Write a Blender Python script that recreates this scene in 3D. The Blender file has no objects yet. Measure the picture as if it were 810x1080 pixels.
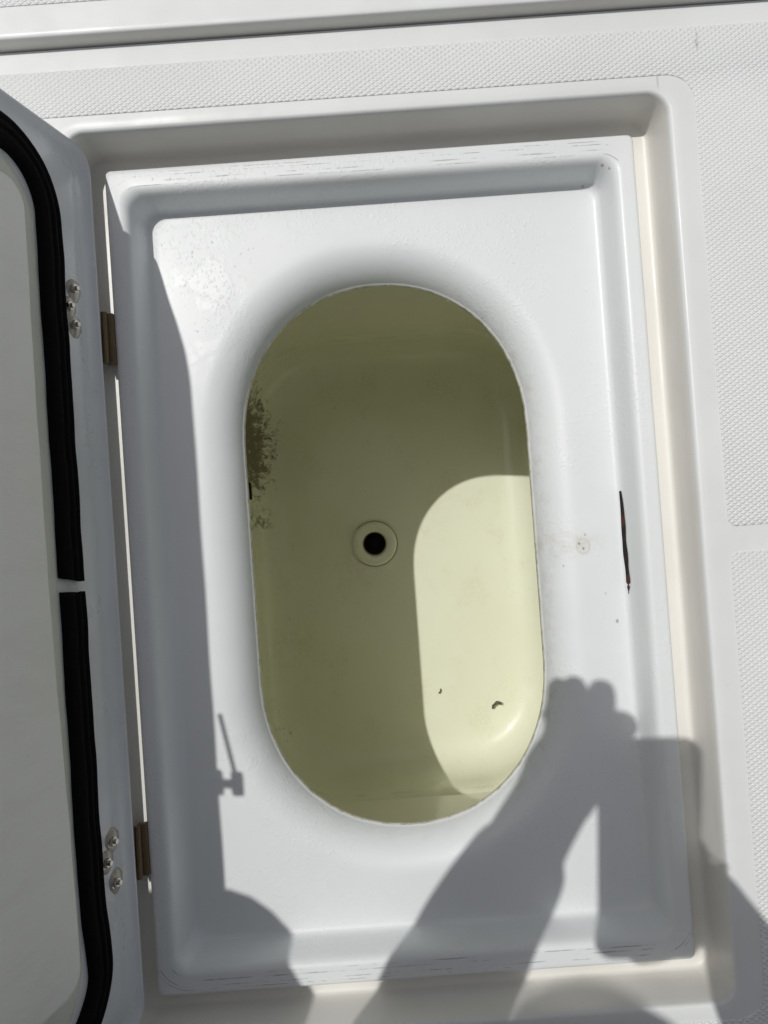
import bpy, bmesh, math, random
from mathutils import Vector, Matrix
R = math.radians
random.seed(7)
scene = bpy.context.scene
col = scene.collection

# ------------------------------------------------------------------ camera
cam_d = bpy.data.cameras.new('camera')
cam = bpy.data.objects.new('camera', cam_d); col.objects.link(cam); scene.camera = cam
cam_d.sensor_fit = 'VERTICAL'; cam_d.sensor_height = 24.0; cam_d.lens = 24.0 * 812 / 1080
cam_d.clip_start = 0.02; cam_d.clip_end = 200
M = Matrix(((0.9974951, 0.0707276, -0.001045), (-0.0707352, 0.9973598, -0.0164296), (-0.0001198, 0.0164624, 0.9998645)))
cam.matrix_world = Matrix.Translation((-0.0079, 0.0276, 0.5615)) @ M.to_4x4()

# ------------------------------------------------------------------ light: direction towards the sun
SX, SY = -0.3394, 0.3209                      # offset per metre of height
sun_dir = Vector((SX, SY, 1.0)).normalized()
elev = math.asin(sun_dir.z); az = math.atan2(sun_dir.x, sun_dir.y)
world = bpy.data.worlds.new('World'); scene.world = world; world.use_nodes = True
wn = world.node_tree.nodes; wl = world.node_tree.links
sky = wn.new('ShaderNodeTexSky'); sky.sky_type = 'NISHITA'; sky.sun_disc = False
sky.sun_elevation = elev; sky.sun_rotation = az
sky.air_density = 1.0; sky.dust_density = 3.0; sky.ozone_density = 1.0
hs = wn.new('ShaderNodeHueSaturation'); hs.inputs['Saturation'].default_value = 0.27      # thin bright haze: a pale sky
wl.new(sky.outputs[0], hs.inputs['Color']); wl.new(hs.outputs[0], wn['Background'].inputs['Color'])
wn['Background'].inputs['Strength'].default_value = 0.062
sd = bpy.data.lights.new('sun', 'SUN'); sd.energy = 2.34; sd.angle = R(0.53); sd.color = (1.0, 0.985, 0.95)
so = bpy.data.objects.new('sun', sd); col.objects.link(so); so.location = sun_dir * 5
so.rotation_euler = sun_dir.to_track_quat('Z', 'Y').to_euler()
scene.view_settings.view_transform = 'Standard'; scene.view_settings.look = 'None'
scene.view_settings.exposure = 0.0; scene.view_settings.gamma = 1.0
scene.cycles.max_bounces = 14; scene.cycles.diffuse_bounces = 10; scene.cycles.glossy_bounces = 6
scene.cycles.sample_clamp_indirect = 4.0; scene.cycles.use_denoising = True

# ------------------------------------------------------------------ node helper
class NT:
    def __init__(s, name, **kw):
        s.m = bpy.data.materials.new(name); s.m.use_nodes = True
        s.t = s.m.node_tree; s.b = s.t.nodes['Principled BSDF']
        s.co = s.t.nodes.new('ShaderNodeTexCoord').outputs['Object']
        for k, v in kw.items(): s.set(k, v)
    def set(s, k, v):
        k = {'base': 'Base Color', 'rough': 'Roughness', 'metal': 'Metallic', 'coat': 'Coat Weight', 'coatr': 'Coat Roughness',
             'spec': 'Specular IOR Level', 'trans': 'Transmission Weight', 'ior': 'IOR', 'normal': 'Normal'}[k]
        if hasattr(v, 'links') or hasattr(v, 'is_output'): s.t.links.new(v, s.b.inputs[k])
        else: s.b.inputs[k].default_value = (*v, 1) if isinstance(v, tuple) else v
    def put(s, sock, v):
        if hasattr(v, 'is_output'): s.t.links.new(v, sock)
        else: sock.default_value = v
    def math(s, op, a, b=None, c=None, clamp=False):
        n = s.t.nodes.new('ShaderNodeMath'); n.operation = op; n.use_clamp = clamp
        for i, v in enumerate((a, b, c)):
            if v is not None: s.put(n.inputs[i], v)
        return n.outputs[0]
    def noise(s, scale, detail=3, rough=.5, vec=None, dist=0, dim='3D'):
        n = s.t.nodes.new('ShaderNodeTexNoise'); n.inputs['Scale'].default_value = scale
        n.inputs['Detail'].default_value = detail; n.inputs['Roughness'].default_value = rough; n.inputs['Distortion'].default_value = dist
        s.t.links.new(vec or s.co, n.inputs['Vector']); return n.outputs['Fac']
    def voronoi(s, scale, vec=None, rnd=1.0):
        n = s.t.nodes.new('ShaderNodeTexVoronoi'); n.inputs['Scale'].default_value = scale; n.inputs['Randomness'].default_value = rnd
        s.t.links.new(vec or s.co, n.inputs['Vector']); return n.outputs['Distance']
    def map(s, loc=(0, 0, 0), sc=(1, 1, 1), rot=(0, 0, 0), vec=None):
        n = s.t.nodes.new('ShaderNodeMapping'); n.inputs['Location'].default_value = loc
        n.inputs['Scale'].default_value = sc; n.inputs['Rotation'].default_value = rot
        s.t.links.new(vec or s.co, n.inputs['Vector']); return n.outputs[0]
    def ramp(s, f, lo, hi, a=0.0, b=1.0):
        n = s.t.nodes.new('ShaderNodeMapRange'); n.interpolation_type = 'SMOOTHSTEP'
        s.put(n.inputs['Value'], f); n.inputs['From Min'].default_value = lo; n.inputs['From Max'].default_value = hi
        n.inputs['To Min'].default_value = a; n.inputs['To Max'].default_value = b; return n.outputs[0]
    def mix(s, f, a, b):
        n = s.t.nodes.new('ShaderNodeMix'); n.data_type = 'RGBA'
        s.put(n.inputs[0], f)
        s.put(n.inputs[6], (*a, 1) if isinstance(a, tuple) else a); s.put(n.inputs[7], (*b, 1) if isinstance(b, tuple) else b)
        return n.outputs[2]
    def xyz(s, vec=None):
        n = s.t.nodes.new('ShaderNodeSeparateXYZ'); s.t.links.new(vec or s.co, n.inputs[0]); return n.outputs
    def bump(s, h, dist, strength=1.0, normal=None):
        n = s.t.nodes.new('ShaderNodeBump'); n.inputs['Distance'].default_value = dist; n.inputs['Strength'].default_value = strength
        s.put(n.inputs['Height'], h)
        if normal is not None: s.t.links.new(normal, n.inputs['Normal'])
        return n.outputs[0]
    def blob(s, x, y, rx, ry, lo=.6, hi=1.0):
        """1 inside an ellipse round (x, y), 0 outside, soft edge broken by noise"""
        X, Y, Z = s.xyz()
        a = s.math('DIVIDE', s.math('SUBTRACT', X, x), rx); b = s.math('DIVIDE', s.math('SUBTRACT', Y, y), ry)
        d = s.math('SQRT', s.math('ADD', s.math('MULTIPLY', a, a), s.math('MULTIPLY', b, b)))
        return s.ramp(d, lo, hi, 1.0, 0.0)

# ------------------------------------------------------------------ materials
def gelcoat(name, base, tint, rough=.40, coat=.12, wav=.0004, dirt=.5):
    n = NT(name)
    big = n.noise(9, 4, .6); fine = n.noise(130, 4, .7)
    c = n.mix(n.ramp(big, .35, .7), base, tint)
    sp = n.ramp(n.voronoi(95), .0, .035, 1, 0)
    keep = n.ramp(n.noise(14, 3), .56, .68)
    c = n.mix(n.math('MULTIPLY', n.math('MULTIPLY', sp, keep), dirt), c, (.16, .12, .08))
    if name.startswith('white deck'):
        hl = n.blob(.2040, .3228, .0009, .0075, .4, 1.1); c = n.mix(n.math('MULTIPLY', hl, .45), c, (.35, .33, .30))
        sc = n.math('MULTIPLY', n.ramp(n.noise(9, 3, .6, n.map((4, 1, 0), (1, 7, 1), (0, 0, .5))), .66, .70), n.ramp(n.noise(160, 3), .45, .6))
        c = n.mix(n.math('MULTIPLY', sc, .25), c, (.4, .38, .35))
    n.set('base', c)
    n.set('rough', n.ramp(n.noise(25, 4, .65), .3, .7, rough - .06, rough + .12))
    n.set('coat', coat); n.set('coatr', .25); n.set('spec', .38)
    nb = n.bump(n.noise(22, 2), wav * 2, .6)
    n.set('normal', n.bump(fine, .00012, .6, nb))
    return n.m

m_deck = gelcoat('white deck gelcoat', (.72, .735, .73), (.68, .69, .68), .42)
m_gutter = gelcoat('cream gutter gelcoat', (.745, .728, .685), (.71, .69, .645), .44, dirt=.9)

def nonskid():
    n = NT('diamond nonskid gelcoat')
    X, Y, Z = n.xyz()
    wx = n.math('MULTIPLY', n.math('SUBTRACT', n.noise(60, 2), .5), .0016)
    wy = n.math('MULTIPLY', n.math('SUBTRACT', n.noise(55, 2, vec=n.map((3, 1, 2))), .5), .0016)
    a = n.math('DIVIDE', n.math('ADD', X, wx), .0054); b = n.math('DIVIDE', n.math('ADD', Y, wy), .0037)
    u = n.math('PINGPONG', n.math('ADD', a, b), .5); v = n.math('PINGPONG', n.math('SUBTRACT', a, b), .5)
    lo = n.math('MINIMUM', u, v)
    h = n.ramp(lo, .02, .36)
    h = n.math('ADD', h, n.math('MULTIPLY', n.noise(420, 2), .18))
    n.set('normal', n.bump(h, .0006, .75))
    g = n.ramp(n.noise(7, 4, .6), .4, .75)
    c = n.mix(n.math('MULTIPLY', g, .4), (.72, .735, .73), (.65, .66, .64))
    sc = n.math('MULTIPLY', n.blob(.2330, .3490, .0018, .0075, .3, 1.2), n.ramp(n.noise(260, 3), .35, .6))
    c = n.mix(n.math('MULTIPLY', sc, .6), c, (.30, .29, .27))
    n.set('base', c)
    n.set('rough', .48)
    return n.m
m_nonskid = nonskid()

def tray_mat():
    n = NT('wet white tray gelcoat')
    X, Y, Z = n.xyz()
    big = n.noise(8, 4, .6)
    c = n.mix(n.ramp(big, .35, .7), (.728, .748, .755), (.702, .722, .730))
    # worn dark score lines that run round the flange
    ax = n.math('SUBTRACT', n.math('ABSOLUTE', X), .170); ay = n.math('SUBTRACT', n.math('ABSOLUTE', Y), .272)
    px = n.math('MAXIMUM', ax, 0); py = n.math('MAXIMUM', ay, 0)
    d = n.math('ADD', n.math('SQRT', n.math('ADD', n.math('MULTIPLY', px, px), n.math('MULTIPLY', py, py))),
               n.math('MINIMUM', n.math('MAXIMUM', ax, ay), 0))
    d = n.math('ADD', d, n.math('MULTIPLY', n.math('SUBTRACT', n.noise(16, 2), .5), .0022))
    top = n.ramp(n.math('ABSOLUTE', Y), .281, .2835); onrim = n.ramp(Z, -.003, -.001)
    sc = None
    for k, (off, w, sx) in enumerate(((.0165, .00022, 26), (.0195, .00028, 15), (.0235, .00020, 34), (.0258, .00016, 22))):
        ln = n.ramp(n.math('ABSOLUTE', n.math('SUBTRACT', d, off)), w * .5, w * 2.4, 1, 0)
        br = n.ramp(n.noise(sx, 4, .75, n.map((k * 3, k, 0), (1, .5, 1))), .47, .60)
        q = n.math('MULTIPLY', ln, br); sc = q if sc is None else n.math('MAXIMUM', sc, q)
    sc = n.math('MULTIPLY', n.math('MULTIPLY', sc, onrim), top)
    c = n.mix(n.math('MULTIPLY', sc, .6), c, (.16, .16, .15))
    # dark specks
    sp = n.ramp(n.voronoi(70), .0, .04, 1, 0); keep = n.ramp(n.noise(11, 3), .57, .66)
    c = n.mix(n.math('MULTIPLY', n.math('MULTIPLY', sp, keep), .8), c, (.12, .10, .08))
    # rust bloom and pits on the right of the opening
    st = n.math('MULTIPLY', n.blob(.128, .002, .036, .012, .2, 1.2), n.ramp(n.noise(60, 5, .7), .42, .66))
    c = n.mix(n.math('MULTIPLY', st, .55), c, (.52, .47, .38))
    ring = n.math('MULTIPLY', n.blob(.1434, .0003, .0062, .007, .75, 1.0), n.math('SUBTRACT', 1, n.blob(.1434, .0003, .0052, .006, .75, 1.0)))
    c = n.mix(n.math('MULTIPLY', ring, .6), c, (.50, .48, .42))
    for (x, y, r, k) in ((.1405, .0025, .0011, .8), (.1435, -.0015, .0012, .7), (.1455, .0090, .0013, .35), (.1652, -.0587, .0016, .6),
                         (.128, -.014, .001, .4), (.158, -.037, .001, .35)):
        c = n.mix(n.math('MULTIPLY', n.blob(x, y, r, r * 1.3, .3, 1.1), k), c, (.22, .13, .06))
    # grime at the mouth of the opening
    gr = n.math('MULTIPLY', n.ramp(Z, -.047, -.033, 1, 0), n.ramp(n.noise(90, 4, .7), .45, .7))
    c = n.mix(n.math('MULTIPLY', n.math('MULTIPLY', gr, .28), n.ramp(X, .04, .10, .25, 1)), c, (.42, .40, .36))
    # rust dots in the upper right corner of the wall
    rr = n.math('MULTIPLY', n.blob(.172, .279, .012, .010, .5, 1.1), n.ramp(n.voronoi(150), .12, .25, 1, 0))
    c = n.mix(n.math('MULTIPLY', rr, .6), c, (.25, .12, .06))
    n.set('base', c)
    # wet film with a ragged edge at the upper left, wet beads on the floor
    wet = n.math('MULTIPLY', n.blob(-.128, .205, .040, .085, .5, 1.0), n.ramp(n.noise(38, 4, .6, dist=.6), .42, .56))
    wet2 = n.math('MULTIPLY', n.blob(-.13, -.145, .028, .04, .5, 1.0), n.ramp(n.noise(50, 3, .5, n.map((5, 2, 1)), .8), .52, .56))
    w = n.math('MAXIMUM', wet, wet2)
    n.set('rough', n.ramp(w, 0, 1, .46, .40)); n.set('spec', .38); n.set('coat', .12); n.set('coatr', .22)
    f = n.bump(n.noise(20, 2), .0008, .5)
    f = n.bump(w, .00018, .6, f)
    beads = n.math('MULTIPLY', n.ramp(n.voronoi(330), .1, .45, 1, 0), n.ramp(n.noise(13, 3), .44, .60))
    f = n.bump(beads, .00024, .6, f)
    n.set('normal', n.bump(n.noise(150, 4, .7), .00012, .7, f))
    return n.m
m_tray = tray_mat()

def tub_mat(name, base, tint, algae=True):
    n = NT(name)
    X, Y, Z = n.xyz()
    c = n.mix(n.ramp(n.noise(7, 4, .6), .35, .7), base, tint)
    if algae:
        left = n.ramp(X, -.160, -.128, 1, 0)
        A = n.ramp(n.math('ADD', n.noise(120, 6, .78, n.map((0, 0, 0), (.6, 1, 1))), n.math('MULTIPLY', n.math('SUBTRACT', n.blob(-.192, .150, .082, .150, .1, 1.0), .5), .40)), .495, .63)
        B = n.math('MULTIPLY', n.math('MULTIPLY', left, n.blob(-.172, .045, .022, .024, .2, 1.05)), n.ramp(n.noise(110, 5, .8), .46, .62))
        C = n.math('MULTIPLY', n.math('MULTIPLY', left, n.blob(-.165, -.235, .030, .022, .4, 1.05)), n.ramp(n.noise(120, 5, .8), .55, .66))
        Dd = n.math('MULTIPLY', n.ramp(n.voronoi(60, n.map((0, 0, .3))), .02, .07, 1, 0), n.math('MULTIPLY', n.ramp(X, -.13, -.03, 1, 0), n.ramp(n.noise(14, 2), .50, .6)))
        al = n.math('MAXIMUM', n.math('MAXIMUM', A, B), n.math('MAXIMUM', C, n.math('MULTIPLY', Dd, .7)))
        scum = n.math('MULTIPLY', n.ramp(n.noise(16, 5, .7, n.map((2, 0, 0), (1, .7, .4))), .50, .68), n.ramp(n.noise(240, 3, .7), .35, .6))
        c = n.mix(n.math('MULTIPLY', scum, .16), c, (.42, .36, .17))
        tide = n.math('MULTIPLY', n.ramp(n.math('ABSOLUTE', n.math('ADD', n.math('ADD', Z, .404), n.math('MULTIPLY', n.math('SUBTRACT', n.noise(12, 3), .5), .012))), .001, .006, 1, 0), n.ramp(n.noise(30, 4, .7), .42, .62))
        c = n.mix(n.math('MULTIPLY', tide, .22), c, (.40, .34, .16))
        c = n.mix(n.math('MULTIPLY', al, .80), c, n.mix(n.noise(70, 3), (.050, .030, .008), (.13, .10, .03)))
    n.set('base', c)
    n.set('rough', n.ramp(n.noise(30, 3), .3, .7, .30, .42)); n.set('spec', .2); n.set('coat', .42); n.set('coatr', .02)
    f = n.bump(n.noise(7, 2), .003, .35)
    n.set('normal', n.bump(n.noise(75, 3, .6), .0003, .35, f))
    return n.m
m_tub = tub_mat('cream green tub gelcoat', (.755, .765, .620), (.735, .742, .588))
m_neck = tub_mat('beige tub neck gelcoat', (.79, .785, .66), (.77, .76, .63), False)

m_lid = gelcoat('grey white lid gelcoat', (.66, .68, .71), (.61, .63, .66), .30, .3, .0008, .7)
m_liner = gelcoat('chalky cream liner gelcoat', (.64, .65, .59), (.56, .57, .51), .55, .1, .0014, .7)
_n = NT('chalky white pan gelcoat', rough=.6, spec=.3)
_v = _n.noise(30, 5, .7, _n.map((0, 0, 0), (1, 1, .35), (R(25), 0, 0)))
_c = _n.mix(_n.ramp(_v, .42, .68), (.84, .84, .80), (.80, .80, .755))
_c = _n.mix(_n.math('MULTIPLY', _n.ramp(_n.voronoi(60), 0, .03, 1, 0), .6), _c, (.3, .28, .22)); _n.set('base', _c)
_n.set('normal', _n.bump(_n.noise(70, 4, .6, _n.map((0, 0, 0), (1, 1, .3), (R(20), 0, 0))), .0009, .8, _n.bump(_n.noise(12, 2), .004, .6))); m_pan = _n.m
_n = NT('black rubber', rough=.85, spec=.08); _n.set('base', _n.mix(_n.noise(200, 3), (.002, .002, .0022), (.006, .006, .0065))); m_rubber = _n.m
_n = NT('stainless steel', metal=1.0); _n.set('base', _n.mix(_n.noise(90, 3), (.62, .60, .56), (.42, .38, .32))); _n.set('rough', _n.ramp(_n.noise(150, 3), .3, .7, .14, .38)); m_steel = _n.m
_n = NT('shade brown hinge steel', metal=.3); _n.set('base', _n.mix(_n.noise(140, 4), (.20, .145, .08), (.13, .09, .045))); _n.set('rough', .6); m_hinge = _n.m  # brown of the shaded gutter gap is put into the hinge colour
_n = NT('milky sealant', rough=.22, coat=.6); _n.set('base', _n.mix(_n.noise(160, 3), (.50, .49, .45), (.27, .22, .14))); m_seal = _n.m
_n = NT('white drain plastic', rough=.25, coat=.3); _n.set('base', _n.mix(_n.noise(60, 3), (.78, .785, .655), (.72, .72, .58))); m_drain = _n.m
_n = NT('cut laminate edge', rough=.5); _n.set('base', _n.mix(_n.ramp(_n.noise(120, 4, .7), .4, .65), (.74, .73, .66), (.50, .47, .38))); m_cut = _n.m
m_throat = NT('stained brown throat', base=(.20, .15, .07), rough=.5).m  # bore lining, a darker brown than the fitting
m_grime = NT('dark grime', base=(.27, .25, .15), rough=.8).m
m_bead = NT('clear cream bead', base=(.72, .72, .58), rough=.25).m
m_dark = NT('black void', base=(.003, .003, .004), rough=.8).m
_n = NT('dark crack', rough=.8); _n.set('base', _n.mix(_n.ramp(_n.noise(70, 3), .50, .66), (.006, .004, .004), (.060, .015, .010))); m_crack = _n.m
_n = NT('water', rough=.04, trans=.05, ior=1.33, base=(.80, .82, .83)); m_water = _n.m
_n = NT('rotting leaf', rough=.7); _n.set('base', _n.mix(_n.noise(400, 3), (.05, .05, .03), (.12, .11, .07))); m_leaf = _n.m
def plain(name, a, b, sc=40, rough=.7):
    n = NT(name, rough=rough); n.set('base', n.mix(n.noise(sc, 4, .6), a, b)); n.set('normal', n.bump(n.noise(sc * 6, 3), .0008, .4)); return n.m
m_skin = plain('tanned skin', (.46, .27, .19), (.40, .22, .15), 20, .5)
m_shirt = plain('grey blue shirt cloth', (.16, .21, .27), (.13, .17, .22), 30, .85)
m_trouser = plain('dark navy trouser cloth', (.035, .042, .06), (.05, .055, .07), 30, .85)
m_shoe = plain('worn canvas shoe', (.24, .23, .21), (.18, .17, .15), 30, .8)
m_hair = plain('brown hair', (.06, .035, .02), (.10, .06, .035), 200, .6)
m_cap = plain('sand cap cloth', (.42, .38, .30), (.36, .32, .25), 40, .85)
m_eye = NT('eye white', base=(.75, .74, .72), rough=.2).m
m_phone = NT('black phone glass', base=(.012, .012, .014), rough=.08, coat=1.0).m
m_phonem = NT('phone frame metal', base=(.18, .18, .19), rough=.3, metal=1.0).m

# ------------------------------------------------------------------ object helpers
def link(name, me, mat=None, parent=None, smooth=True):
    o = bpy.data.objects.new(name, me); col.objects.link(o)
    if mat is not None and not me.materials: me.materials.append(mat)
    if smooth:
        for p in me.polygons: p.use_smooth = True
    if parent: o.parent = parent
    return o
def tag(o, label=None, cat=None, group=None, kind=None):
    if label: o['label'] = label
    if cat: o['category'] = cat
    if group: o['group'] = group
    if kind: o['kind'] = kind
    return o
def empty(name, loc=(0, 0, 0), rot=(0, 0, 0)):
    o = bpy.data.objects.new(name, None); col.objects.link(o); o.location = loc; o.rotation_euler = rot
    o.empty_display_size = .05; return o
NC, NS = 14, 22
def rrect(hx, hy, r, z, cx=0, cy=0):
    """rounded rectangle ring, constant vertex count"""
    r = min(r, hx - 1e-4, hy - 1e-4); P = []
    for (sx, sy, a0) in ((1, 1, 0), (-1, 1, 90), (-1, -1, 180), (1, -1, 270)):
        ccx, ccy = sx * (hx - r), sy * (hy - r)
        for i in range(NC + 1):
            a = R(a0 + 90 * i / NC); P.append((ccx + r * math.cos(a), ccy + r * math.sin(a)))
        nx, ny = {(1, 1): (-1, 1), (-1, 1): (-1, -1), (-1, -1): (1, -1), (1, -1): (1, 1)}[(sx, sy)]
        a = R(a0 + 90); p0 = P[-1]
        p1 = (nx * (hx - r) + r * math.cos(a), ny * (hy - r) + r * math.sin(a))
        for i in range(1, NS): t = i / NS; P.append((p0[0] + (p1[0] - p0[0]) * t, p0[1] + (p1[1] - p0[1]) * t))
    return [(x + cx, y + cy, z) for x, y in P]
def oval(a, b, z, cx=0, cy=0, e=2.12):
    """stadium-like ring; vertices on the rays of a rounded rectangle so that lofts stay tidy"""
    ref = rrect(a * 1.25, b * 1.16, .03, 0); out = []; cap = a * 1.08
    for (x, y, _) in ref:
        L = math.hypot(x, y); dx, dy = x / L, y / L; lo, hi = 0, 2.0
        for _i in range(40):
            m = (lo + hi) / 2
            f = (abs(dx * m) / a) ** e + (max(abs(dy * m) - (b - cap), 0) / cap) ** e
            if f > 1: hi = m
            else: lo = m
        out.append((cx + dx * lo, cy + dy * lo, z))
    return out
def lerp_ring(A, B, t, z=None):
    return [tuple(a[i] + (b[i] - a[i]) * t if i < 2 or z is None else z for i in range(3)) for a, b in zip(A, B)]
def loft(rings, mats=None, close_first=False, close_last=False):
    v = []; f = []; mi = []; n = len(rings[0])
    for r in rings: v += r
    for k in range(len(rings) - 1):
        for i in range(n):
            j = (i + 1) % n
            f.append((k * n + i, (k) * n + j, (k + 1) * n + j, (k + 1) * n + i)); mi.append(mats[k] if mats else 0)
    def cap(k, flip):
        c = len(v); ring = rings[k]; v.append(tuple(sum(p[i] for p in ring) / n for i in range(3)))
        for i in range(n):
            j = (i + 1) % n; t = (c, k * n + i, k * n + j); f.append(t[::-1] if flip else t); mi.append(mats[min(k, len(mats) - 1)] if mats else 0)
    if close_first: cap(0, True)
    if close_last: cap(len(rings) - 1, False)
    me = bpy.data.meshes.new('m'); me.from_pydata(v, [], f); me.update()
    for p, m_ in zip(me.polygons, mi): p.material_index = m_
    bm = bmesh.new(); bm.from_mesh(me); bmesh.ops.recalc_face_normals(bm, faces=bm.faces); bm.to_mesh(me); bm.free()
    return me
def prism(poly, z0, z1, bev=0.0, seg=3):
    """closed polygon extruded from z0 to z1, top edge bevelled"""
    bm = bmesh.new(); vs = [bm.verts.new((x, y, z1)) for x, y in poly]; f = bm.faces.new(vs)
    bm.normal_update()
    if f.normal.z < 0: f.normal_flip()
    r = bmesh.ops.extrude_face_region(bm, geom=[f])
    nv = [g for g in r['geom'] if isinstance(g, bmesh.types.BMVert)]
    for q in nv: q.co.z = z0
    bmesh.ops.recalc_face_normals(bm, faces=bm.faces)
    if bev:
        es = [e for e in bm.edges if all(abs(w.co.z - z1) < 1e-7 for w in e.verts)]
        bmesh.ops.bevel(bm, geom=es, offset=bev, segments=seg, affect='EDGES', profile=.5)
    me = bpy.data.meshes.new('m'); bm.to_mesh(me); bm.free(); return me
def box_bm(bm, size, loc, rot=None, bev=0.0, seg=2):
    r = bmesh.ops.create_cube(bm, size=1); vs = r['verts']
    bmesh.ops.scale(bm, verts=vs, vec=size)
    if bev:
        es = list({e for q in vs for e in q.link_edges})
        rr = bmesh.ops.bevel(bm, geom=es, offset=bev, segments=seg, affect='EDGES', profile=.5)
        vs = list({q for f in rr['faces'] for q in f.verts} | {q for q in vs if q.is_valid})
    if rot is not None: bmesh.ops.rotate(bm, verts=vs, cent=(0, 0, 0), matrix=rot)
    bmesh.ops.translate(bm, verts=vs, vec=loc)
def tube_bm(bm, p0, p1, r0, r1=None, seg=14, caps=True):
    p0, p1 = Vector(p0), Vector(p1); d = p1 - p0; r1 = r0 if r1 is None else r1
    q = d.to_track_quat('Z', 'Y').to_matrix().to_4x4()
    bmesh.ops.create_cone(bm, cap_ends=caps, segments=seg, radius1=r0, radius2=r1, depth=d.length, matrix=Matrix.Translation((p0 + p1) / 2) @ q)
def from_bm(bm):
    me = bpy.data.meshes.new('m'); bmesh.ops.recalc_face_normals(bm, faces=bm.faces); bm.to_mesh(me); bm.free(); return me
def sharp(o, ang=35):
    """smooth shading that keeps hard corners"""
    me = o.data
    for p in me.polygons: p.use_smooth = True
    bm = bmesh.new(); bm.from_mesh(me)
    for e in bm.edges:
        if len(e.link_faces) == 2 and e.calc_face_angle(0) > R(ang): e.smooth = False
    bm.to_mesh(me); bm.free(); return o

# ================================================================== SETTING: deck, gutter, raised deck
ZD = .030; ZG = -.009
def ring_seq(spec, r0): return [rrect(hx + .0008, hy, max(.002, r), z, -.0008) for hx, hy, r, z in spec]
deck_spec = [(.186, .292, .010, ZG), (.2035, .3075, .010, ZG), (.2060, .3103, .012, ZG + .0002), (.2075, .3118, .013, ZG + .0012), (.2083, .3127, .014, ZG + .0035),
             (.2088, .3132, .014, .003), (.2097, .3143, .014, .020), (.2101, .3146, .0145, .0262), (.2106, .3150, .015, .0282), (.2115, .3158, .016, .0295),
             (.2130, .3172, .018, ZD), (.218, .323, .020, ZD), (.25, .355, .03, ZD)]
rings = ring_seq(deck_spec, 0)
outer = [(max(-3.0, min(3.0, x * 14)), max(-3.0, min(.374, y * 9)), ZD) for x, y, z in rings[-1]]
mid = [(x if abs(x) < .25 else x, max(-.6, min(.365, y)), z) for x, y, z in rings[-1]]
rings[-1] = mid
rings.append(outer)
me = loft(rings, mats=[0] * 7 + [1] * 6)
me.materials.append(m_gutter); me.materials.append(m_deck)
tag(link('deck', me), kind='structure', label='white moulded boat deck with a rectangular hatch recess')
# raised deck section beyond the hatch: 12 mm step with a drafted, rolled edge
SE = .3759
prof = [(SE - .002, ZD - .004), (SE - .0008, ZD + .0002), (SE - .0006, ZD + .0010), (SE - .0003, ZD + .006), (SE, ZD + .0106), (SE + .0004, ZD + .0115), (SE + .0012, ZD + .0120), (SE + .004, ZD + .0121), (3.0, ZD + .0121)]
vs = []; fs = []
xs = [-3.0 + 6.0 * i / 40 for i in range(41)]
for (y, z) in prof: vs += [(x, y, z) for x in xs]
for k in range(len(prof) - 1):
    for i in range(40): fs.append((k * 41 + i, k * 41 + i + 1, (k + 1) * 41 + i + 1, (k + 1) * 41 + i))
me = bpy.data.meshes.new('m'); me.from_pydata(vs, [], fs)
me.materials.append(m_deck); me.materials.append(m_gutter)
for p in me.polygons[:160]: p.material_index = 1  # cream on the step face paints in the warm tone of its shade
tag(link('raised_deck', me), kind='structure', label='raised deck section behind the hatch')
def arc(cx, cy, r, a0, a1, n=8): return [(cx + r * math.cos(R(a0 + (a1 - a0) * i / n)), cy + r * math.sin(R(a0 + (a1 - a0) * i / n))) for i in range(n + 1)]
bx, by = .2290, .3262; ty = .3588; H = .0007
# panel that wraps the upper right corner
polyA = [(2.9, .0095)] + [(2.9, ty), (-2.9, ty), (-2.9, by)] + arc(bx - .020, by - .020, .020, 90, 0)[0:] + arc(bx + .006, .0095 + .006, .006, 180, 270)
tag(sharp(link('nonskid_panel', prism(polyA, ZD - .002, ZD + H, .0006), m_nonskid), 50), kind='structure', label='nonskid deck panel along the top and upper right of the recess')
polyB = arc(bx + .006, -.0085 - .006, .006, 90, 180) + arc(bx - .020, -by + .020, .020, 0, -90) + [(-2.9, -by), (-2.9, -2.9), (2.9, -2.9), (2.9, -.0085)]
tag(sharp(link('nonskid_panel', prism(polyB, ZD - .002, ZD + H, .0006), m_nonskid), 50), kind='structure', label='nonskid deck panel at the lower right of the recess')
polyC = [(-2.9, by - .009), (-bx - .02, by - .009), (-bx - .02, -by + .009), (-2.9, -by + .009)]
tag(sharp(link('nonskid_panel', prism(polyC, ZD - .002, ZD + H, .0006), m_nonskid), 50), kind='structure', label='nonskid deck panel behind the open lid')
polyD = [(-2.9, SE + .022), (2.9, SE + .022), (2.9, 2.9), (-2.9, 2.9)]
tag(sharp(link('nonskid_panel', prism(polyD, ZD + .009, ZD + .0121 + H, .0006), m_nonskid), 50), kind='structure', label='nonskid panel on the raised deck')

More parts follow.
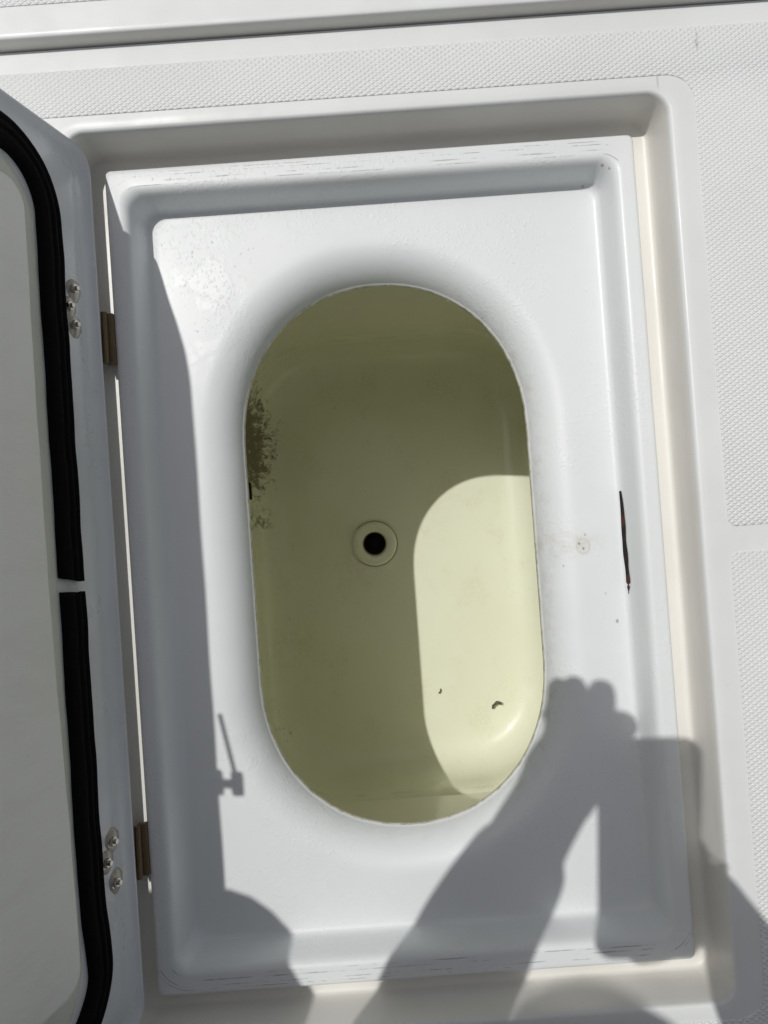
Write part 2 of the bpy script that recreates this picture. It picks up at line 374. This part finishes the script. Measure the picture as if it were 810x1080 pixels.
# ================================================================== TRAY with oval mouth
tray = empty('hatch_tray', (0, 0, 0))
tag(tray, 'wet white moulded tray with oval opening sunk in the deck recess', 'tray')
FX, FY = .1950, .3015
a0, b0, ocx, ocy = .1143, .2165, -.0015, .0043
spec = [(FX - .004, FY - .004, .003, -.0088), (FX - .0002, FY - .0002, .004, -.0080), (FX, FY, .0045, -.0030), (FX - .0002, FY - .0002, .0045, -.0012), (FX - .0010, FY - .0010, .0045, -.0003), (FX - .0026, FY - .0026, .005, 0),
        (FX - .004, FY - .004, .006, 0), (.1855, .2895, .012, 0), (.1832, .2872, .012, -.0002), (.1812, .2852, .012, -.0013), (.1798, .2838, .012, -.0033), (.1786, .2826, .012, -.0065),
        (.1770, .2810, .012, -.0150), (.1757, .2797, .012, -.0235), (.1750, .2790, .012, -.0265), (.1738, .2778, .013, -.0286), (.1720, .2760, .014, -.0297), (.1700, .2740, .015, -.0300), (.1660, .2696, .018, -.0300)]
rings = [rrect(*s) for s in spec]
inner = rings[-1]
def flare(d, z): return oval(a0 + d, b0 + d, z, ocx, ocy)
fl = [flare(.029, -.0300), flare(.0252, -.0302), flare(.0213, -.0309), flare(.0174, -.0323), flare(.0137, -.0343), flare(.0105, -.0368), flare(.0077, -.0397), flare(.0053, -.0429), flare(.0033, -.0462), flare(.0018, -.0494), flare(.0007, -.0522), flare(.0002, -.0538),
      flare(-.0003, -.0543), flare(-.0007, -.0550), flare(-.0012, -.0580), flare(-.0006, -.0590), flare(.004, -.0618), flare(.03, -.0620)]
rings += [lerp_ring(inner, fl[0], t) for t in (.25, .5, .75)] + fl
nr = len(rings) - 1
me = loft(rings, mats=[0] * (nr - 5) + [1] * 5); me.materials.append(m_tray); me.materials.append(m_cut)
o = link('tray_moulding', me, None, tray)
# hairline split in the right wall of the tray: a narrow dark wedge lying in the surface
def tray_wall_z(x):
    tab = [(.1660, -.0300), (.1700, -.0300), (.1720, -.0297), (.1738, -.0286), (.1750, -.0265), (.1757, -.0235), (.1770, -.0150), (.1786, -.0065), (.1798, -.0033), (.1812, -.0013)]
    for (xa, za), (xb, zb) in zip(tab, tab[1:]):
        if xa <= x <= xb: return za + (zb - za) * (x - xa) / (xb - xa)
    return -.03 if x < .166 else 0
bm = bmesh.new(); prev = None; N = 46
for i in range(N + 1):
    t = i / N; y = .0405 - .0785 * t
    xc = .1744 + .00015 * math.sin(t * 9) + .0003 * t
    w = (.00058 + .00042 * math.sin(t * 3.1) + .00016 * math.sin(t * 23) * t) * (1 if t < .9 else .25 if t < .915 else .9 * (1 - t) / .08 + .12)
    w = max(w, .0002)
    rows = []
    for xx in (xc - w, xc, xc + w):
        rows.append(bm.verts.new((xx - .0003, y, tray_wall_z(xx) + .00035)))
    if prev:
        for k in range(2): bm.faces.new((prev[k], prev[k + 1], rows[k + 1], rows[k]))
    prev = rows
o = link('split', from_bm(bm), m_crack, tray)
tag(o, 'narrow black split in the right wall of the tray')

# water droplets beaded on the tray (nobody could count them)
bm = bmesh.new()
def tray_z(x, y):
    ax, ay = abs(x), abs(y)
    if ax > .187 or ay > .291: return 0.0
    if ax < .166 and ay < .27:
        # on the floor: keep off the flare
        return -.0300
    return None
def drop(x, y, z, r, sx=1.0, sy=1.0):
    q = bmesh.ops.create_icosphere(bm, subdivisions=2, radius=r)['verts']
    bmesh.ops.scale(bm, verts=q, vec=(sx, sy, .28)); bmesh.ops.translate(bm, verts=q, vec=(x, y, z + r * .05))
cnt = 0
while cnt < 260:
    k = random.random()
    if k < .33: x, y = random.gauss(-.125, .022), random.gauss(.205, .035)
    elif k < .50: x, y = random.uniform(-.19, .17), random.uniform(.290, .300)
    elif k < .66: x, y = random.uniform(-.15, .165), random.uniform(.222, .265)
    elif k < .74: x, y = random.uniform(-.192, -.187), random.uniform(.05, .29)
    elif k < .84: x, y = random.uniform(.145, .164), random.uniform(-.1, .25)
    else: x, y = random.uniform(-.16, .16), random.uniform(-.26, .26)
    z = tray_z(x, y)
    if z is None: continue
    if z < 0 and (abs((x - ocx)) / (a0 + .036)) ** 2.2 + (max(abs(y - ocy) - .10, 0) / .152) ** 2.2 < 1: continue
    if abs(x) > .1925 or abs(y) > .2995: continue
    drop(x, y, z, random.choice((.00025, .0003, .0004, .0004, .0005, .0007)), random.uniform(.8, 1.2), random.uniform(.8, 1.9)); cnt += 1
tag(link('water_droplets', from_bm(bm), m_water), 'small clear water droplets beaded over the white tray', 'water', kind='stuff')

# ================================================================== TUB below the opening
tub = empty('bait_tub', (-.0, -.014, -.47))
tag(tub, 'deep cream green tub under the oval opening with algae on its left wall', 'tub')
ZF = -.475; LZ = -.2727; tc = (0, -.014)
def tr(hx, hy, r, z): return rrect(hx, hy, r, z, 0, tc[1])
tcx = .0085; LZ = -.390
def tr(hx, hy, r, z): return rrect(hx, hy, r, z, tcx, -.0225)
rings = [oval(a0 + .006, b0 + .006, -.0630, ocx, ocy), tr(.180, .272, .10, -.0635), tr(.187, .280, .11, -.068), tr(.190, .283, .112, -.077), tr(.192, .285, .112, -.25), tr(.1935, .2868, .112, LZ + .001), tr(.1936, .2869, .112, LZ + .0002)]
nk = len(rings)
rings += [tr(.1928, .2861, .1115, LZ - .0006)]
fx, fz, ex = .052, .056, 2.5                         # soft fillet between wall and floor
for i in range(0, 25):
    a = R(90 * i / 24); u = math.sin(a) ** (2 / ex); w = math.cos(a) ** (2 / ex)
    d = fx * (1 - w); rings.append(tr(.1885 - d, .2835 - d, max(.04, .1110 - d * .75), ZF + fz * (1 - u)))
hx_, hy_ = .1885 - fx, .2835 - fx
rings += [tr(hx_ * .9, hy_ * .92, .04, ZF)]
def toward(r, z):
    out = []
    for (x, y, _) in rings[-1]:
        L = math.hypot(x - dx, y - dy); out.append((dx + (x - dx) / L * r, dy + (y - dy) / L * r, z))
    return out
dx, dy = -.0225, .0030
base_ring = rings[-1]
hole = toward(.0290, ZF)
rings += [lerp_ring(base_ring, hole, t) for t in (.35, .65, .85)] + [hole]
FT = -.036                                           # the floor falls gently to the right
def tilt(p): 
    k = max(0.0, min(1.0, (LZ - .02 - p[2]) / .06)); return (p[0], p[1], p[2] + FT * (p[0] - dx) * k)
rings = [[tilt(p) for p in ring] for ring in rings]
me = loft(rings, mats=[1] * (nk - 1) + [0] * (len(rings) - nk + 1))
me.materials.append(m_tub); me.materials.append(m_neck)
o = link('tub_shell', me, None, tub); o.location = -tub.location
# drain fitting
def circ(r, z, n=64, cx=dx, cy=dy): return [(cx + r * math.cos(2 * math.pi * i / n), cy + r * math.sin(2 * math.pi * i / n), z) for i in range(n)]
dr = link('drain_fitting', loft([circ(.0325, ZF - .002), circ(.0325, ZF + .0006), circ(.0318, ZF + .0014), circ(.0312, ZF + .0016), circ(.0309, ZF + .0002), circ(.0300, ZF + .0002), circ(.0298, ZF + .0030), circ(.0290, ZF + .0044), circ(.0275, ZF + .0056), circ(.024, ZF + .0062), circ(.0180, ZF + .0060), circ(.0164, ZF + .0046), circ(.0156, ZF + .002), circ(.0150, ZF - .012), circ(.0148, ZF - .016)]), m_drain, tub)
dr.location = -tub.location
o = link('drain_hole', loft([circ(.0151, ZF - .0125), circ(.0132, ZF - .0130), circ(.0126, ZF - .026)], close_last=True), m_dark, dr)
link('drain_throat', loft([circ(.0157, ZF + .0015), circ(.0149, ZF + .0010), circ(.0145, ZF - .0120)]), m_throat, dr)
gr_ = link('sealant_line', loft([circ(.0300, ZF + .0007), circ(.0311, ZF + .0009)]), m_grime, dr)
gr_ = link('sealant_bead', loft([circ(.0335, ZF - .001), circ(.0332, ZF + .0011), circ(.0324, ZF + .0017), circ(.0318, ZF + .0012)]), m_bead, dr)
# small black outlet slot on the left wall, just seen beside the rim
bm = bmesh.new(); box_bm(bm, (.007, .022, .010), (-.1790, .083, -.430), None, .0012)
o = link('outlet_slot', from_bm(bm), m_dark, tub); o.location = -tub.location

# loose debris lying in the tub
def flake(name, pts, loc, mat, label, th=.0008, cat='debris'):
    me = prism([(x, y) for x, y in pts], 0, th, th * .4, 1); o = link(name, me, mat); o.location = loc
    tag(o, label, cat); return o
flake('leaf_scrap', [(-.0062, -.0050), (-.0035, -.0052), (-.0012, -.0014), (.0030, .0005), (.0075, -.0010), (.0085, .0020), (.0050, .0048), (.0015, .0050), (-.0015, .0022), (-.0046, .0002)], (.1235, -.2225, ZF + .0050), m_leaf, 'dark rotten leaf scrap on the sunlit tub floor').rotation_euler = (R(8), R(-14), .1)
flake('twig_bit', [(-.0012, -.0030), (.0008, -.0028), (.0024, .0004), (.0022, .0036), (.0012, .0034), (.0010, .0006), (-.0006, -.0014), (-.0016, -.0018)], (.0500, -.2000, ZF + .0020), m_leaf, 'tiny curved twig bit left of the leaf scrap in the sunlit patch')

# ================================================================== LID
TH = R(14.5)
lid = empty('deck_hatch', (-.2005, 0, .012), (0, -TH, 0))
tag(lid, 'open hatch lid leaning back on its hinges, shaded underside with black rubber gasket', 'hatch')
LW, LH = .1885, .3098               # half height along the lid, half length
def lring(inset, n, r=.016, extra=0):
    return [(n, y, t) for t, y, _ in rrect(LW - inset, LH - inset, max(.002, r - inset * .3), 0, LW, 0)]
seq = [(.17, -.0052), (.03, -.0052), (.010, -.0042), (.004, -.0036), (.0012, -.0027), (.0003, -.0018), (.0000, -.0009), (.0003, -.0002), (.0012, .0006), (.0022, .0009), (.0032, .0004),
       (.0050, -.0008), (.009, -.0021), (.015, -.0022), (.020, .0000), (.028, .0034), (.034, .0044), (.06, .0044), (.17, .0044)]
me = loft([lring(*s) for s in seq], close_first=True, close_last=True)
link('lid_shell', me, m_lid, lid)
# inner liner: low plinth inside the gasket, then the raised pan
def lrr(t0, t1, y0, y1, r, n): return [(n, y, t) for t, y, _ in rrect((t1 - t0) / 2, (y1 - y0) / 2, r, 0, (t0 + t1) / 2, (y0 + y1) / 2)]
me = loft([lrr(.0680, .3370, -.269, .269, .040, .0016), lrr(.0684, .3366, -.2685, .2685, .040, .0030), lrr(.0698, .335, -.267, .267, .040, .0046), lrr(.0730, .332, -.263, .263, .038, .0052), lrr(.1, .30, -.24, .24, .02, .0052)], close_last=True)
ln = link('liner', me, m_liner, lid)
def skew(ring): return [(n, y, t + .0006 * math.sin(y * 190) * math.sin(y * 77) - (.0085 * min(1, max(0, (.02 - y) / .25))) * max(0, 1 - (t - .08) / .1)) for n, y, t in ring]
me = loft([skew(lrr(.0830, .325, -.2420, .2520, .016, .0050)), skew(lrr(.0836, .324, -.2412, .2512, .016, .0072)), skew(lrr(.0848, .323, -.2398, .2498, .016, .0094)), skew(lrr(.0875, .320, -.2370, .2470, .014, .0103)), skew(lrr(.12, .30, -.2, .2, .01, .0105))], close_last=True)
link('liner_pan', me, m_pan, ln)
# gasket: ribbed black rubber strip, one length with its ends meeting (gap) on the hinge side
def gasket():
    t0, t1, ye, rc = .0482, .3560, .2885, .050; P = []
    ys, yb = .0050, .0000
    def bow(y): return -.0045 * math.exp(-((y + .240) / .030) ** 2)
    path = []
    n = 60
    for i in range(n + 1): y = ys + (ye - rc - ys) * i / n; path.append((t0, y, -1, 0))
    for i in range(1, 17): a = R(90 * i / 16); path.append((t0 + rc - rc * math.cos(a), ye - rc + rc * math.sin(a), -math.cos(a), math.sin(a)))
    for i in range(1, 21): path.append((t0 + rc + (t1 - t0 - 2 * rc) * i / 20, ye, 0, 1))
    for i in range(1, 17): a = R(90 * i / 16); path.append((t1 - rc + rc * math.sin(a), ye - rc + rc * math.cos(a), math.sin(a), math.cos(a)))
    for i in range(1, n + 1): path.append((t1, ye - rc - 2 * (ye - rc) * i / n, 1, 0))
    for i in range(1, 17): a = R(90 * i / 16); path.append((t1 - rc + rc * math.cos(a), -ye + rc - rc * math.sin(a), math.cos(a), -math.sin(a)))
    for i in range(1, 21): path.append((t1 - rc - (t1 - t0 - 2 * rc) * i / 20, -ye, 0, -1))
    for i in range(1, 17): a = R(90 * i / 16); path.append((t0 + rc - rc * math.sin(a), -ye + rc - rc * math.cos(a), -math.sin(a), -math.cos(a)))
    for i in range(1, n + 1): y = -(ye - rc) + ((ye - rc) + yb) * i / n; path.append((t0, y, -1, 0))
    cs = [(0, .001), (0, .0072), (.0008, .0090), (.0028, .0098), (.0042, .0088), (.0052, .0086), (.0066, .0098), (.0094, .0104), (.0106, .0092), (.0116, .0090), (.0130, .0103), (.0158, .0100), (.0188, .0092), (.0206, .0074), (.0210, .0012)]
    v = []; f = []; m = len(cs)
    for k, (t, y, nt, ny) in enumerate(path):
        wob = .0003 * math.sin(k * .31) + .0001 * math.sin(k * .9)
        sk = 0.0
        for (w, h) in cs:
            end = 0
            if k == 0: end = .0035 * max(0, (w - .007) / .014)       # torn slanting end
            if k == len(path) - 1: end = -.0016 * math.sin(w / .021 * 3) - (.0016 if w < .006 else 0)
            v.append((h + .0002 * math.sin(k * .5), y - ny * w + end, t - nt * w + wob + bow(y) * (1 if nt < -.5 else 0)))
    for k in range(len(path) - 1):
        for i in range(m - 1): f.append((k * m + i, k * m + i + 1, (k + 1) * m + i + 1, (k + 1) * m + i))
    f.append(tuple(range(m))); f.append(tuple((len(path) - 1) * m + i for i in range(m))[::-1])
    me = bpy.data.meshes.new('m'); me.from_pydata(v, [], f)
    bm = bmesh.new(); bm.from_mesh(me); bmesh.ops.recalc_face_normals(bm, faces=bm.faces); bm.to_mesh(me); bm.free(); return me
link('gasket', gasket(), m_rubber, lid)
# hinge screws through the rim: nut, washer, in a dab of sealant
def screw(t, y, rot):
    bm = bmesh.new()
    def c(r, n0, n1, seg=20, r2=None): tube_bm(bm, (n0, 0, 0), (n1, 0, 0), r, r2, seg)
    c(.0041, .0010, .0020, 24); c(.0031, .0019, .0046, 6); c(.0018, .0044, .0064, 14, .0016)
    bmesh.ops.rotate(bm, verts=bm.verts, cent=(0, 0, 0), matrix=Matrix.Rotation(rot, 3, 'X'))
    o = link('hinge_screw', from_bm(bm), m_steel, lid); sharp(o, 25); o.location = (.0034, y, t)
    bm = bmesh.new(); q = bmesh.ops.create_uvsphere(bm, u_segments=20, v_segments=12, radius=1)['verts']
    rnd = random.Random(int(y * 1e4))
    for w in q: w.co *= 1 + .10 * math.sin(3 * w.co.y + rnd.random())
    bmesh.ops.scale(bm, verts=q, vec=(.0024, .0090, .0078)); bmesh.ops.translate(bm, verts=q, vec=(.0002, -.0008, -.0022))
    link('sealant', from_bm(bm), m_seal, o)
for t, y, r in ((.0370, .1995, .2), (.0432, .1864, .6), (.0385, .1749, 1.0), (.0336, -.1696, .4), (.0411, -.1807, .1), (.0323, -.1972, .9)): screw(t, y, r)
# hinges: knuckle barrel on the lid edge with a leaf down on the gutter
for yc in (.177, -.194):
    bm = bmesh.new()
    for k in range(1):
        y0 = yc - .019 + .0128 * k; tube_bm(bm, (-.0010, y0 + .0003, -.0055), (-.0010, y0 + .0375, -.0062), .0022, None, 18)
    hg = link('hinge', from_bm(bm), m_hinge, lid); sharp(hg)
    bm = bmesh.new(); box_bm(bm, (.0014, .034, .020), (-.0056, yc, .006), None, .0004); sharp(link('hinge_leaf', from_bm(bm), m_hinge, hg))
    bm = bmesh.new(); box_bm(bm, (.0072, .037, .0050), (-.0005, yc, -.0118), Matrix.Rotation(TH, 3, 'Y'), .0005)
    sharp(link('hinge_foot', from_bm(bm), m_hinge, hg))
# slam latch near the free edge, with its thin release arm
lt = .352; ly = -.036
bm = bmesh.new()
box_bm(bm, (.006, .052, .030), (.003, ly, lt + .004), None, .0015)
box_bm(bm, (.010, .016, .014), (.008, ly + .001, lt + .004), None, .001)
latch = sharp(link('latch', from_bm(bm), m_steel, lid))
bm = bmesh.new(); tube_bm(bm, (.008, ly, lt + .004), (.021, ly, lt + .004), .0035, None, 16); link('latch_pin', from_bm(bm), m_steel, latch)
bm = bmesh.new(); box_bm(bm, (.0085, .0165, .010), (.0235, ly, lt + .004), None, .0012); sharp(link('latch_block', from_bm(bm), m_steel, latch))
bm = bmesh.new(); tube_bm(bm, (.0225, ly + .006, lt + .004), (.0140, ly + .053, lt + .004), .0017, None, 12); link('latch_arm', from_bm(bm), m_steel, latch)

# ================================================================== PHOTOGRAPHER (above and behind the camera; casts the shadow)
def skin(name, nodes, edges, mat, parent=None, sub=2, root=0):
    """nodes: {key: (x, y, z, radius[, radius2])}"""
    keys = list(nodes); me = bpy.data.meshes.new(name)
    me.from_pydata([nodes[k][:3] for k in keys], [(keys.index(a), keys.index(b)) for a, b in edges], []); me.update()
    o = bpy.data.objects.new(name, me); col.objects.link(o); me.materials.append(mat)
    md = o.modifiers.new('skin', 'SKIN'); md.use_smooth_shade = True
    if not me.skin_vertices: 
        bpy.context.view_layer.objects.active = o
    for i, k in enumerate(keys):
        sv = me.skin_vertices[0].data[i]; r = nodes[k][3:]; sv.radius = (r[0], r[-1])
        sv.use_root = (i == root)
    s = o.modifiers.new('sub', 'SUBSURF'); s.levels = sub; s.render_levels = sub
    if parent: o.parent = parent
    return o
person = empty('person', (0, 0, 0))
tag(person, 'crouching photographer in cap and long sleeved shirt holding a phone over the hatch', 'person')
hip = (-.06, -.60, .40); neck = (-.09, -.345, .80)
Lsh, Rsh = (-.24, -.37, .72), (.09, -.36, .74)
Lel, Rel = (-.162, -.212, .450), (.125, -.255, .470)
Lwr, Rwr = (-.108, .000, .580), (.020, -.0870, .580)
head = (-.125, -.155, .905)
nd = {'hip': (*hip, .085), 'waist': (-.060, -.52, .55, .080), 'chest': (-.08, -.42, .70, .085), 'neckb': (-.10, -.355, .79, .06), 'neck': (-.13, -.28, .835, .052),
      'jaw': (-.178, -.190, .868, .058), 'head': (-.190, -.180, .905, .078, .070), 'crown': (-.198, -.180, .955, .068),
      'Lsh': (*Lsh, .055), 'Lel': (*Lel, .040), 'Lfa': (-.140, -.115, .512, .037), 'Lwr': (*Lwr, .031, .026), 'Lpalm': (-.088, .030, .582, .034, .016), 'Lpalm2': (-.074, .052, .582, .036, .014),
      'Rsh': (*Rsh, .055), 'Rel': (*Rel, .040), 'Rfa': (.078, -.182, .522, .038), 'Rwr': (*Rwr, .029, .025), 'Rpalm': (.006, -.062, .586, .026, .013), 'Rpalm2': (-.008, -.048, .588, .020, .011),
      'Lhp': (-.16, -.56, .38, .060), 'Lkn': (-.352, -.125, .520, .072), 'Lan': (-.43, -.34, .11, .040), 'Lft': (-.44, -.23, .062, .034),
      'Rhp': (.06, -.60, .37, .060), 'Rkn': (.20, -.43, .115, .060), 'Ran': (.17, -.82, .085, .042), 'Rft': (.17, -.90, .075, .034)}
ed = [('hip', 'waist'), ('waist', 'chest'), ('chest', 'neckb'), ('neckb', 'neck'), ('neck', 'jaw'), ('jaw', 'head'), ('head', 'crown'), ('chest', 'Lsh'), ('Lsh', 'Lel'), ('Lel', 'Lfa'), ('Lfa', 'Lwr'), ('Lwr', 'Lpalm'), ('Lpalm', 'Lpalm2'),
      ('chest', 'Rsh'), ('Rsh', 'Rel'), ('Rel', 'Rfa'), ('Rfa', 'Rwr'), ('Rwr', 'Rpalm'), ('Rpalm', 'Rpalm2'),
      ('hip', 'Lhp'), ('Lhp', 'Lkn'), ('Lkn', 'Lan'), ('Lan', 'Lft'), ('hip', 'Rhp'), ('Rhp', 'Rkn'), ('Rkn', 'Ran'), ('Ran', 'Rft')]
def finger(pre, pts, base, r=(.0095, .0088, .0078)):
    pv = base
    for i, p in enumerate(pts):
        k = f'{pre}{i}'; nd[k] = (*p, r[min(i, 2)]); ed.append((pv, k)); pv = k
# left hand: fingers reach over the upper left edge of the phone
finger('La', [(-.093, .078, .583), (-.0915, .089, .577), (-.089, .089, .569)], 'Lpalm2', (.0115, .0110, .009))
finger('Lb', [(-.080, .078, .587), (-.0800, .0905, .582), (-.078, .090, .573)], 'Lpalm2', (.0115, .0110, .009))
finger('Lc', [(-.061, .074, .588), (-.0590, .0865, .584), (-.057, .086, .575)], 'Lpalm2', (.0115, .0115, .009))
finger('Ld', [(-.050, .060, .588), (-.0440, .0600, .585), (-.039, .052, .577)], 'Lpalm2', (.0125, .0120, .010))
finger('Lt', [(-.072, .016, .592), (-.054, .012, .594), (-.040, .010, .588)], 'Lpalm', (.012, .011, .009))
# right hand: lies over the lower right of the phone, little finger round its bottom edge
finger('Ra', [(-.004, -.026, .588), (-.010, -.014, .584), (-.014, -.008, .578)], 'Rpalm2')
finger('Rb', [(-.012, -.036, .588), (-.024, -.030, .584), (-.032, -.028, .578)], 'Rpalm2')
finger('Rc', [(-.012, -.052, .588), (-.028, -.052, .584), (-.038, -.052, .578)], 'Rpalm2')
finger('Rd', [(-.006, -.098, .580), (-.026, -.112, .573), (-.046, -.116, .567)], 'Rpalm')
finger('Rt', [(-.004, -.052, .598), (-.014, -.040, .598), (-.022, -.032, .594)], 'Rpalm', (.012, .011, .009))
body = skin('body', nd, ed, m_skin, person, 2)
g = .013
sh = {'hem': (-.06, -.605, .38, .165), 'hip': (-.06, -.60, .43, .160), 'waist': (-.060, -.52, .56, .145), 'chest': (-.08, -.43, .70, .150), 'neckb': (-.10, -.36, .785, .070),
      'Lcl': (-.17, -.39, .735, .090), 'Lsh': (*Lsh, .072), 'Lel': (*Lel, .050), 'Lfa': (-.140, -.11, .512, .046), 'Lcu': (-.115, -.024, .570, .036),
      'Rcl': (.01, -.385, .735, .090), 'Rsh': (*Rsh, .072), 'Rua': (.115, -.305, .605, .060), 'Rel': (*Rel, .050), 'Rfa': (.078, -.182, .522, .046), 'Rcu': (.034, -.110, .570, .034)}
skin('shirt', sh, [('hem', 'hip'), ('hip', 'waist'), ('waist', 'chest'), ('chest', 'neckb'), ('chest', 'Lcl'), ('Lcl', 'Lsh'), ('Lsh', 'Lel'), ('Lel', 'Lfa'), ('Lfa', 'Lcu'), ('chest', 'Rcl'), ('Rcl', 'Rsh'), ('Rsh', 'Rua'), ('Rua', 'Rel'), ('Rel', 'Rfa'), ('Rfa', 'Rcu')], m_shirt, body)
tr_ = {'belt': (-.06, -.60, .45, .130), 'hip': (-.055, -.62, .36, .150),
       'Lt1': (-.19, -.50, .385, .100), 'Lt2': (-.27, -.33, .44, .096), 'Lk1': (-.330, -.185, .500, .098), 'Lkn': (-.356, -.125, .515, .088), 'Lk2': (-.375, -.150, .47, .080), 'Lc': (-.405, -.25, .30, .068), 'Lan': (-.425, -.335, .16, .055),
       'Rt1': (.085, -.56, .29, .105), 'Rt2': (.15, -.49, .20, .090), 'Rkn': (.20, -.43, .125, .080), 'Rc': (.19, -.58, .105, .070), 'Ran': (.17, -.78, .092, .056)}
skin('trousers', tr_, [('belt', 'hip'), ('hip', 'Lt1'), ('Lt1', 'Lt2'), ('Lt2', 'Lk1'), ('Lk1', 'Lkn'), ('Lkn', 'Lk2'), ('Lk2', 'Lc'), ('Lc', 'Lan'), ('hip', 'Rt1'), ('Rt1', 'Rt2'), ('Rt2', 'Rkn'), ('Rkn', 'Rc'), ('Rc', 'Ran')], m_trouser, body)
skin('shoe', {'a': (-.428, -.36, .075, .045), 'b': (-.436, -.28, .068, .042), 'c': (-.442, -.20, .060, .032)}, [('a', 'b'), ('b', 'c')], m_shoe, body)
skin('shoe', {'a': (.17, -.83, .085, .045), 'b': (.17, -.92, .070, .040), 'c': (.17, -.97, .062, .030)}, [('a', 'b'), ('b', 'c')], m_shoe, body)
# face looks down and forward at the phone
F = Vector((.30, .62, -.72)).normalized(); HC = Vector((-.188, -.175, .905))
right = F.cross(Vector((0, 0, 1))).normalized(); up = right.cross(F).normalized()
def blobmesh(name, c, rx, ry, rz, mat, par, u=20, v=14):
    bm = bmesh.new(); q = bmesh.ops.create_uvsphere(bm, u_segments=u, v_segments=v, radius=1)['verts']
    m = Matrix((right, F, up)).transposed()
    for w in q: w.co = c + m @ Vector((w.co.x * rx, w.co.y * ry, w.co.z * rz))
    return link(name, from_bm(bm), mat, par)
for s in (-1, 1):
    blobmesh('eye', HC + F * .066 + right * s * .030 + up * .004, .012, .010, .009, m_eye, body)
    blobmesh('ear', HC + right * s * .073 - F * .008, .009, .018, .030, m_skin, body)
blobmesh('nose', HC + F * .082 - up * .018, .012, .016, .022, m_skin, body)
blobmesh('mouth', HC + F * .072 - up * .050, .022, .008, .006, plain('lips', (.36, .14, .11), (.32, .12, .1), 60, .5), body)
blobmesh('hair', HC - F * .022 + up * .012, .078, .078, .088, m_hair, body)
cp = blobmesh('cap', HC - F * .008 + up * .052, .084, .090, .058, m_cap, body)
bm = bmesh.new()
vs = []
for k in range(15):
    a = R(-70 + 140 * k / 14); vs.append([HC + up * (.045 - .012 * abs(math.sin(a))) + right * math.sin(a) * rr_ * .95 + F * math.cos(a) * (rr_ + .01) for rr_ in (.078, .135)])
lay = []
for th_ in (0, .003): lay.append([[bm.verts.new(p + up * th_) for p in pr] for pr in vs])
for k in range(14):
    for L in lay: bm.faces.new((L[k][0], L[k][1], L[k + 1][1], L[k + 1][0]))
    bm.faces.new((lay[0][k][1], lay[0][k + 1][1], lay[1][k + 1][1], lay[1][k][1])); bm.faces.new((lay[0][k][0], lay[0][k + 1][0], lay[1][k + 1][0], lay[1][k][0]))
link('cap_brim', from_bm(bm), m_cap, cp)

# phone, held level right above the lens position
phone = empty('phone', (-.0265, -.0370, .5640), (0, 0, R(-4.06)))
tag(phone, 'black phone held level above the hatch by the photographer', 'phone')
def ph(hx, hy, r, z): return rrect(hx, hy, r, z)
link('phone_body', loft([ph(.036, .0765, .011, 0), ph(.0382, .0788, .012, .0010), ph(.0388, .0794, .012, .0030), ph(.0388, .0794, .012, .0060), ph(.0380, .0786, .012, .0078), ph(.0366, .0772, .011, .0082)], close_first=True, close_last=True), m_phonem, phone)
link('phone_screen', loft([ph(.0362, .0768, .011, .0081), ph(.0360, .0766, .011, .0085)], close_last=True), m_phone, phone)
